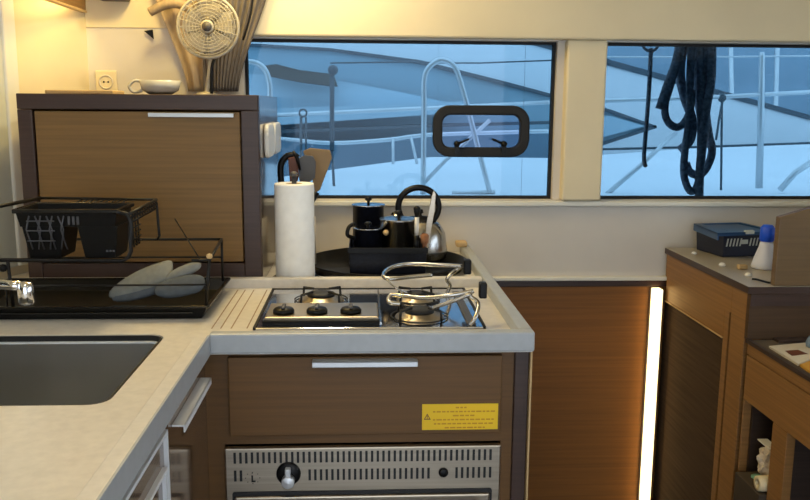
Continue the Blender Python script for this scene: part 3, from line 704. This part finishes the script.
# upright tools in the caddy
tv = [at(x, y, y=2.13) for x, y in ((424.5, 250), (426, 225), (431.5, 197), (433.5, 190), (436, 194), (434.5, 212), (431, 232), (428, 250))]
t = thing('steel_server', 'long bright steel server blade standing up in the pot caddy', 'utensil', (.17, 2.13, .93))
MB().prism(tv, (0, .003, 0)).build('blade', steel_brush, t, bevel=.001)
t = thing('kitchen_tool', 'black and cream handled tool standing beside the saucepan', 'knife', (.147, 2.03, .94))
c0 = at(417, 206, y=2.03); c1 = at(417, 217, y=2.03); c2 = at(416.5, 235, y=2.03); c3 = at(416, 255, y=2.03)
MB().tube([c0, c0+(c1-c0)*.2, c0+(c1-c0)*.5, c1], [.004, .009, .008, .005], 12).build('grip_end', black, t)
MB().tube([c1, c2], [.0055, .0055], 10).build('grip', frost, t)
MB().tube([c2, c3], [.007, .006], 10).build('ferrule', black, t)
c0 = at(424.5, 240, y=2.03)
t = thing('bottle_stopper', 'brown cork bottle stopper at the front corner of pot caddy', 'stopper', (c0.x, 2.03, .95))
MB().lathe([(.004, -.03), (.006, -.012), (.010, -.004), (.011, .012), (.006, .016), (0, .017)], c0, 'z', 16).build('cork', copper, t)
c1 = at(424, 251, y=2.03)
MB().lathe([(.003, -.012), (.008, -.008), (.008, .0), (.003, .004)], c1, 'z', 14).build('stopper_tip', black, t)
c0 = at(461, 245, z=.9205)
tag(MB().box(.268, .300, 2.345, 2.385, .9208, .936).build('sponge', tan, bevel=.004), 'small cream sponge on the rim end near the window wall', 'sponge')

# ------------------------------------------------------------------ console on the right
t = thing('side_console', 'tall oak console with recessed door against the window wall', 'cabinet', (1.2, 2.1, 0))
FX, NE, CT = .900, 1.842, .913
k = MB().box(FX, FX+.02, NE+.016, 1.936, 0, CT-.017).box(FX, FX+.02, 1.936, 2.383, .826, CT-.017)
k.build('face_frame', oak_console, t, bevel=.001)
MB().box(FX-.006, 1.55, NE, 2.383, CT-.016, CT).build('console_top', mat('console_top', (168, 158, 140), .35, noise=.03), t, bevel=.002)
MB().box(FX-.0065, FX-.0055, NE, 2.383, CT-.017, CT-.001).box(FX-.006, 1.55, NE-.001, NE+.0005, CT-.017, CT-.001).build('top_edge', walnut, t)
MB().box(FX, 1.55, NE, NE+.0155, .786, CT-.017).build('end_panel', mat('end_wood', (76, 56, 38), .5, spec=.25, noise=.08, nscale=GR), t)
MB().box(FX, 1.55, NE-.003, NE-.0002, CT-.046, CT-.018).build('end_rail', walnut, t)
fr = MB().box(FX+.004, FX+.02, 1.953, 1.980, .0, .825).box(FX+.004, FX+.02, 1.980, 2.383, .752, .825)
fr.build('door_frame', oak_console, t, bevel=.001)
MB().box(FX+.001, FX+.0045, 1.980, 2.383, .750, .7525).build('door_bead', tan, t)
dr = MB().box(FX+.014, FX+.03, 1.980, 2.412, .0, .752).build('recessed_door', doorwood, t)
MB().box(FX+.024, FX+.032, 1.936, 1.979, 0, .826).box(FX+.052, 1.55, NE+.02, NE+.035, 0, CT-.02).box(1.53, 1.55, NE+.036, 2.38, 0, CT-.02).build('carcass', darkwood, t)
t = thing('led_strip', 'glowing warm white LED strip beside the recessed door', 'light strip', (.866, 2.4, 0))
MB().box(.870, .8935, 2.413, 2.4245, .0, .785).box(.8937, .8955, 2.380, 2.4245, 0, .785).build('channel_with_shade_fin', alu, t)  # backing plus a side fin added to keep the glow off the door
MB().box(.873, .8935, 2.398, 2.413, .001, .784).build('diffuser', led, t, bevel=.003)
# near, lower part with shelves
t = thing('bookcase', 'low oak cabinet with open cubbies in front of the console', 'cabinet', (1.2, 1.4, 0))
LX, LN = FX, NE-.0035
MB().box(LX, LX+.02, .90, LN, .753, .782).build('top_rail', oak_console, t, bevel=.001)
MB().box(LX, LX+.02, .90, LN, .642, .7495).build('drawer_front', oak_console, t, bevel=.001)
k = MB().box(LX, LX+.02, 1.834, LN, 0, .6405).box(LX, LX+.02, 1.631, 1.693, 0, .6405).box(LX, LX+.02, .90, 1.02, 0, .6405).box(LX, LX+.02, .90, LN, 0, .10)
k.build('face_frame', oak_console, t, bevel=.001)
k = MB().box(LX+.02, 1.5, LN-.012, LN, 0, .782).box(1.48, 1.5, .9, LN-.012, 0, .78).box(LX+.02, 1.48, .9, LN-.012, .640, .655).box(LX+.02, 1.48, .9, LN-.012, .08, .10).box(LX+.02, 1.48, 1.652, 1.672, .10, .640).box(LX+.02, 1.48, .9, .92, .1, .640)
k.build('carcass', darkwood, t)
MB().box(LX-.004, 1.5, .90, LN, .7825, .7855).build('shelf_top', mat('shelf_liner', (92, 82, 68), .6, noise=.08), t)
MB().box(LX-.006, LX+.004, .90, LN, .780, .7905).build('shelf_lip', darkwood, t, bevel=.001)
MB().box(LX+.06, 1.5, LN-.03, LN-.001, .7858, .792).build('shelf_batten', darkwood, t)
# backrest block
zp = at(779, 217, y=NE+.005); zq = at(810, 208, y=NE+.005); sl = (zq.z-zp.z)/(zq.x-zp.x)
bpn = MB().prism([(zp.x, NE, CT+.001), (1.5, NE, CT+.001), (1.5, NE, zp.z+sl*(1.5-zp.x)), (zp.x, NE, zp.z)], (0, .020, 0))
tag(bpn.build('backrest_panel', mat('backrest_oak', (104, 80, 48), .45, noise=.06, nscale=GR), bevel=.002), 'slant-topped brown wooden panel rising beside the blue basket', 'panel')
# basket
t = thing('plastic_basket', 'blue and navy slotted plastic basket on the console top', 'basket', (1.06, 2.26, .913))
Zc = CT+.0008
ang = math.atan2(.03, .165); ca_, sa_ = math.cos(ang), math.sin(ang)
def rot(k):
    k.v = [(.956+(x*ca_-y*sa_), 2.170+(x*sa_+y*ca_), z) for x, y, z in k.v]; return k
ZR = .983
k = MB(); openbox(k, .042, .180, .034, .170, Zc, ZR, .004, .003); rot(k).build('basket_body', navypl, t, bevel=.002)
k = MB()
for q in range(12):
    x = .052+q*.0104
    if q not in (5, 6): k.prism([(x, .0355, .944), (x+.0045, .0355, .944), (x+.0075, .0345, .966), (x+.003, .0345, .966)], (0, .003, 0))
k.box(.098, .119, .0335, .037, .950, .962)
rot(k).build('slot', trimgrey, t)
k = MB()
ro = [(0, 0), (.190, 0), (.195, .180), (.040, .180)]; ri = [(.052, .032), (.182, .032), (.183, .172), (.058, .172)]
for j in range(4):
    q = (j+1) % 4
    k.prism([(*ro[j], ZR+.001), (*ro[q], ZR+.001), (*ri[q], ZR+.001), (*ri[j], ZR+.001)], (0, 0, .005))
k.prism([(0, 0, ZR-.014), (.004, 0, ZR-.014), (.044, .18, ZR-.014), (.040, .18, ZR-.014)], (0, 0, .0195)).box(0, .19, 0, .004, ZR-.003, ZR+.0055)
rot(k).build('flange', bluepl, t)
rot(MB().box(.06, .176, .04, .164, ZR-.012, ZR+.004)).build('basket_cover', bluepl, t, bevel=.003)
rot(MB().box(.085, .112, -.002, .010, ZR+.0, ZR+.010)).build('clip', trimgrey, t, bevel=.002)
# bottle with blue top
c0 = at(764, 271, z=Zc); t = thing('detergent_bottle', 'milky white tapered bottle with bright blue top by the basket', 'bottle', (c0.x+.02, 2.02, Zc))
c1_ = at(764.5, 268, z=Zc); cx, cy = c1_.x, c1_.y
MB().lathe([(.032, 0), (.034, .004), (.030, .02), (.016, .062), (.014, .07), (0, .07)], (cx, cy, Zc), 'z', 28).build('bottle_body', clearw, t)
MB().lathe([(.016, 0), (.018, .004), (.018, .034), (.012, .042), (0, .042)], (cx-.0, cy, Zc+.0705), 'z', 24).build('bottle_cap', brightblue, t)
# small things on the console edge
def plug(px, py, label, name, m_, s=.006):
    p = at(px, py, z=Zc)
    return tag(MB().lathe([(s*1.2, 0), (s*1.3, s*.4), (s, s), (s*.4, s*1.3), (0, s*1.35)], (p.x, p.y, Zc), 'z', 14).build(name, m_), label, 'earplug', 'earplugs along the console edge')
plug(694, 254, 'small white earplug alone on the console edge nearest window wall', 'earplug', frost, .0055)
plug(722, 266, 'small white earplug on console edge below the blue basket', 'earplug', frost, .007)
p = at(742, 269, z=Zc); tag(MB().box(p.x-.012, p.x+.012, p.y-.008, p.y+.008, Zc, Zc+.012).build('match_box', tan, bevel=.003), 'tiny cream box on console edge near the white bottle', 'box')
plug(748, 276, 'small white earplug on console edge near the black cable', 'earplug', frost, .0065)
p = at(752, 279, z=Zc+.003); q_ = at(772, 283, z=Zc+.003)
tag(MB().tube(smooth_path([p, p+(q_-p)*.4+Vector((0, .012, 0)), p+(q_-p)*.7+Vector((0, -.004, 0)), q_], 6), .0025, 8).build('charging_cable', black), 'short black cable lying on the console top beside the panel', 'cable')
# papers on the low shelf
def sheet(name, label, cat, pts, z, h, m_):
    return tag(MB().prism([(*at(px, py, z=z).to_2d(), z) for px, py in pts], (0, 0, h)).build(name, m_), label, cat)
mg = sheet('magazine', 'pale printed magazine lying open on the low shelf', 'magazine', ((769, 348), (812, 344), (836, 352), (798, 366)), .7862, .005, mat('magazine', (196, 186, 166), .6, noise=.03))
pic = [(*at(px, py, z=.7912).to_2d(), .7914) for px, py in ((785, 351), (798, 350), (808, 354), (792, 356))]
MB().prism(pic, (0, 0, .0004)).build('printed_photo', brownw, mg)
sheet('notebook', 'amber covered notebook at the shelf edge under the magazine', 'notebook', ((800, 366.5), (838, 353), (860, 362), (812, 375)), .7862, .005, mat('amber', (190, 140, 50), .5, noise=.05))
p = at(806, 346, z=.7915)
tag(MB().lathe([(.012, 0), (.014, .01), (.008, .024), (0, .026)], (p.x+.008, p.y-.01, .7925), 'z', 16).build('trinket', bluegrey), 'small grey blue trinket on the open magazine', 'trinket')
# things in the first cubby
t = thing('crumpled_bag', 'crumpled pale plastic bag stuffed in the first cubby', 'bag', (.948, 1.772, .445))
bm_ = bmesh.new(); bmesh.ops.create_icosphere(bm_, subdivisions=4, radius=1)
from mathutils import noise as mnoise
for v in bm_.verts:
    n_ = mnoise.noise(v.co*3.1)+.6*mnoise.noise(v.co*7.3); v.co = v.co*(1+.28*n_); v.co = Vector((v.co.x*.035, v.co.y*.032, v.co.z*.045))
me = bpy.data.meshes.new('bag_film'); bm_.to_mesh(me); bm_.free(); me.materials.append(mat('bag_film', (205, 190, 168), .35, noise=.06, nscale=(40, 40, 40)))
o = bpy.data.objects.new('bag_film', me); COL.objects.link(o); o.parent = t; o.location = (0, -.012, .068)
MB().box(.925, .950, 1.745, 1.805, .552, .555).build('bag_flap', frost, t, bevel=.001)
tag(MB().lathe([(.012, 0), (.016, .006), (.016, .02), (.0, .024)], (.925, 1.785, .4495), 'z', 16).build('bottle_cap_green', mat('teal', (120, 170, 150), .5, noise=.05)), 'pale green cap beside the crumpled bag', 'cap')
p = at(777, 491, x=.915)
tag(MB().ringlathe([(.017, -.03), (.018, -.02), (.018, .02), (.017, .026), (.0075, .026), (.0075, -.03)], (.918, max(p.y, 1.716), p.z), 'x', 24).build('tape_roll', mat('tape', (214, 198, 160), .6, noise=.04)), 'small cream tape roll with dark core under the crumpled bag', 'tape')
tag(MB().box(.885, 1.05, 1.697, 1.82, .1005, p.z-.0185).build('storage_box', mat('kraft', (66, 55, 42), .8, noise=.05), bevel=.003), 'plain dark carton filling the bottom of the first cubby', 'box')

# ------------------------------------------------------------------ outside
struct(MB().box(-60, 60, 2.6, 90, -.95, -.9).build('water', waterm))
struct(MB().box(-40, 40, 24, 26, -1, 14).build('exterior_wall', shed))
dk = [at(px, py, z=.975) for px, py in ((150, 215), (225, 185), (333, 169.5), (430, 157), (556, 158), (700, 148), (812, 143), (980, 138))]
dk = [(p.x, p.y, .875) for p in dk]; dk = [(-3.4, 2.62, .875)]+dk[1:]+[(5.5, 2.62, .875)]
struct(MB().prism(dk, (0, 0, .1)).build('floor_foredeck', hullw))
def slab(pts, y, th, mname, par=None, name='hull', zb=None):
    P = [at(a, b, y=y) for a, b in pts]
    return MB().prism(P, (0, th, 0)).build(name, mname, par)
bz = lambda y: 106+(1.32+1.0)/y*840      # about the pixel row of the waterline
t = thing('moored_yacht', 'white yacht cabin side sloping down across both windows', 'boat', (2, 9, -.9))
slab(((-260, 20), (200, 30), (530, 40), (611, 62), (810, 117), (960, 150), (1300, 220), (1300, 420), (-260, 420)), 9, 2.0, hullw, t, 'coachroof')
slab(((530, 38), (611, 60), (810, 115), (960, 148), (960, 153), (810, 120), (611, 66), (530, 44)), 8.98, .05, seam, t, 'rubbing_strake')
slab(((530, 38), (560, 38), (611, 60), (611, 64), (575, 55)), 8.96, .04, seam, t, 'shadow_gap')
t = thing('blue_motorboat', 'blue hulled boat behind the rails of the wide window', 'boat', (-1, 7, -.9))
slab(((-200, 60), (200, 45), (245, 45), (330, 50), (420, 62), (556, 97), (611, 111), (656, 126), (604, 143), (556, 162), (556, 400), (-200, 400)), 7, 1.5, hullb, t, 'hull')
slab(((200, 42), (245, 43), (330, 48), (420, 60), (500, 80), (556, 95), (611, 109.5), (657, 126), (656, 128), (611, 113), (556, 98.5), (500, 84), (420, 64), (330, 51), (245, 46), (200, 46)), 6.96, .05, seam, t, 'gunwale')
slab(((656, 125), (657, 128), (604, 145), (556, 163), (556, 159), (604, 142)), 6.96, .05, seam, t, 'chine')
slab(((560, 118), (611, 116), (645, 126), (604, 137), (560, 150)), 6.95, .03, hullc, t, 'hull_window')
slab(((-200, 80), (250, 74), (335, 80), (400, 92), (450, 103), (420, 108), (279, 112), (-200, 112)), 6.6, .3, hullc, t, 'cabin_side')
slab(((-200, 106), (279, 108), (400, 104), (470, 101), (470, 112), (279, 125), (-200, 125)), 6.45, .3, hullc, t, 'side_deck')
slab(((-200, 133), (279, 130), (440, 124), (556, 121), (556, 124), (440, 127), (279, 133.5), (-200, 136)), 6.4, .2, raild, t, 'waterline_stripe')
slab(((-200, 145), (270, 139), (330, 144), (385, 143), (430, 137), (556, 133), (556, 175), (430, 175), (330, 200), (-200, 210)), 6.2, .3, hulld, t, 'dark_band')
slab(((262, 66), (276, 64), (300, 70), (333, 74), (337, 86), (325, 85), (300, 82), (268, 76)), 6.3, .25, boomc, t, 'boom_cover')
# own deck gear
def rod(name, pts, r, y, m_, par, cl=False, sm=0):
    P = [at(p[0], p[1], y=(p[2] if len(p) > 2 else y)) for p in pts]
    if sm: P = smooth_path(P, sm)
    return MB().tube(P, r, 8).build(name, m_, par)
dz = .975
def onDeck(px, py): return at(px, py, z=dz).y
y1 = 3.3
t = thing('grab_rail', 'tall bent stainless rail hoop standing behind the opening port', 'rail', (.3, y1, dz))
rod('hoop', ((423, 194), (424, 110), (424, 82), (427, 70), (435, 62), (443, 60), (452, 64), (458, 74), (467, 105), (476, 140), (490, 193)), .0105, y1, railm, t, sm=4)
rod('brace', ((423, 184), (446, 160), (490, 120)), .008, y1+.02, railm, t)
rod('foot_bar', ((452, 193), (495, 192)), .008, y1, railm, t)
t = thing('grab_rail', 'small bent rail hoop between the curtain and counter cabinet', 'rail', (-.4, y1, dz))
rod('hoop', ((232, 66), (243, 62), (256, 63), (265, 70), (269, 82), (270, 100), (270, 194)), .011, y1, railm, t, sm=4)
t = thing('mooring_post', 'thin black post standing behind the utensils at the window', 'post', (-.1, 3.6, dz))
rod('post_shaft', ((332, 68), (332, 150)), .010, 3.6, seam, t)
rod('post_foot', ((332, 150), (334, 186)), .006, 3.6, raild, t)
MB().lathe([(.0, -.02), (.02, -.012), (.022, .006), (.012, .02), (0, .022)], at(333, 70, y=3.6), 'y', 16).build('post_block', seam, t)
t = thing('pulley_block', 'small grey pulley block with two legs above the utensils', 'pulley', (-.2, 3.7, dz))
MB().ringlathe([(.012, -.006), (.02, -.006), (.02, .006), (.012, .006)], at(303, 113, y=3.7), 'y', 16).build('sheave', raild, t)
rod('block_leg', ((301, 117), (301, 186)), .006, 3.7, raild, t); rod('block_leg', ((306, 117), (306, 186)), .005, 3.7, raild, t)
t = thing('lifeline_rail', 'pale horizontal rails running across the wide window', 'rail', (.2, 4.2, dz))
rod('rail_bar', ((150, 119), (279, 115), (400, 109.5), (556, 102)), .010, 4.2, railm, t)
rod('rail_post', ((586, 99), (586, 167)), .010, 4.2, railm, t)
rod('rail_rope', ((180, 133), (282, 139), (330, 143), (385, 140), (425, 135), (480, 133), (556, 131)), .010, 4.15, railm, t, sm=4)
rod('rail_post', ((150, 115), (150, 175)), .010, 4.2, railm, t)
rod('net_stay', ((393, 139), (393, 164)), .007, 4.1, railm, t); rod('net_stay', ((411, 137), (417, 164)), .007, 4.1, railm, t)
rod('guard_wire', ((560, 60), (480, 63), (455, 63), (400, 62), (330, 63)), .004, 4.3, raild, t)
t = thing('lifeline_rail', 'stanchion rails with thick upright crossing the rope window', 'rail', (1.3, 3.4, dz))
y2 = 3.35
P = [at(762, 52, y=y2), at(762, 56, y=y2), at(761, 110, y=y2), at(759, 188, y=y2)]
MB().tube(P, [.009, .011, .013, .015], 10).build('stanchion', railm, t)
rod('slim_stanchion', ((722, 97), (721, 190)), .005, y2, raild, t)
rod('rail_bar', ((570, 102), (700, 98), (810, 92), (900, 88)), .0085, y2, railm, t)
rod('lower_wire', ((570, 150), (700, 147), (810, 143), (900, 140)), .005, y2, raild, t)
rod('upper_wire', ((570, 57), (700, 57), (810, 56), (900, 55)), .0035, y2, railm, t)
rod('hanging_line', ((723, 98), (719, 120), (716, 140)), .005, y2-.01, raild, t)
rod('brace', ((600, 200), (640, 166), (676, 132)), .010, y2, railm, t); 
rod('brace', ((780, 190), (795, 173), (830, 150)), .013, y2, railm, t)
MB().lathe([(.014, -.01), (.018, 0), (.014, .01)], at(722, 98, y=y2), 'y', 12).build('rail_clamp', raild, t)
for px, q in ((731, 735), (780, 774), (806, 806)):
    pass
t = thing('yacht_mast', 'thin pale mast line rising beyond the thick stanchion', 'mast', (5, 16, -.9), 'masts beyond the rails')
rod('mast_shaft', ((778, 20), (774, 160), (772, 250)), .05, 16, railm, t)
t = thing('yacht_mast', 'thin pale mast line just beside the hanging rope coil', 'mast', (5, 16, -.9), 'masts beyond the rails')
rod('mast_shaft', ((730, 20), (733, 160), (734, 250)), .05, 16, railm, t)

# ropes hanging outside the second window
yr = 2.50
t = thing('rope_coil', 'thick dark rope coil hanging in loops behind the window', 'rope', (.98, yr, 1.5))
R_ = .0125
def loop(pts, r=R_, y=yr, n=5): return MB().tube(smooth_path([at(a, b, y=y) for a, b in pts], n), r, 10).build('hanging_loop', ropem, t)
loop(((681, 34), (677, 60), (668, 85), (660, 109)), .015)
loop(((683, 34), (672, 80), (665, 105), (667, 120), (675, 127), (683, 124), (690, 110), (692, 90)), .0115, yr+.012)
loop(((686, 34), (680, 70), (684, 95), (692, 120), (690, 140), (680, 150)), .0145, yr+.03)
loop(((692, 34), (690, 80), (689, 120), (685, 150), (684, 175), (690, 191), (697, 186), (700, 165), (701, 120), (700, 34)), .0115, yr)
loop(((704, 34), (704, 90), (708, 130), (712, 150), (708, 165), (700, 175), (690, 172), (686, 163)), .0125, yr+.026)
loop(((712, 34), (711, 80), (706, 110), (703, 140), (700, 170), (699, 198)), .0135, yr-.012)
loop(((697, 34), (697, 70), (700, 100), (705, 130)), .018, yr+.05)
loop(((707, 34), (706, 60), (702, 95)), .017, yr+.012)
t = thing('strap', 'narrow dark strap with ring hanging behind the rope window', 'strap', (.85, yr, 1.5))
MB().tube(smooth_path([at(a, b, y=yr) for a, b in ((651, 48), (649, 90), (646, 130), (644, 158), (646, 167))], 5), [.0068]*20+[.0045], 8).build('webbing', ropem, t)
MB().tube([at(650.5+8.5*math.cos(q*math.pi/10), 42+9*math.sin(q*math.pi/10), y=yr-.005) for q in range(20)], .0045, 8, closed=True).build('strap_ring', ropem, t)

# ------------------------------------------------------------------ light
W = bpy.data.worlds.new('sky'); S.world = W; W.use_nodes = True
bg = W.node_tree.nodes['Background']; bg.inputs[0].default_value = (.78, .88, 1.0, 1); bg.inputs[1].default_value = 3.2
def area(name, loc, rot, sx, sy, power, col):
    l = bpy.data.lights.new(name, 'AREA'); l.shape = 'RECTANGLE'; l.size = sx; l.size_y = sy; l.energy = power; l.color = col
    o = bpy.data.objects.new(name, l); COL.objects.link(o); o.location = loc; o.rotation_euler = rot; return o
def point(name, loc, power, col, r=.03):
    l = bpy.data.lights.new(name, 'POINT'); l.energy = power; l.color = col; l.shadow_soft_size = r
    o = bpy.data.objects.new(name, l); COL.objects.link(o); o.location = loc; return o
point('galley_lamp', (-.45, 2.0, 1.86), 9.5, (1, .75, .27), .05)
area('ceiling_light', (-.13, 2.12, 1.94), (0, 0, 0), .12, .12, 4.2, (1, .84, .54))
area('cove_light', (-.785, 2.20, 1.60), (0, 0, 0), .02, .34, .5, (1, .72, .28))
area('ceiling_light', (-.45, .9, 1.94), (0, 0, 0), .25, .25, 2.0, (1, .95, .86))
area('ceiling_light', (.75, .2, 1.94), (0, 0, 0), .25, .25, 3, (1, .86, .66))
S.view_settings.view_transform = 'Standard'; S.view_settings.look = 'None'; S.view_settings.gamma = 1; S.view_settings.exposure = .1
S.view_settings.use_curve_mapping = False
S.cycles.use_denoising = True
S.cycles.max_bounces = 10
S.cycles.transparent_max_bounces = 16
S.cycles.sample_clamp_indirect = 6
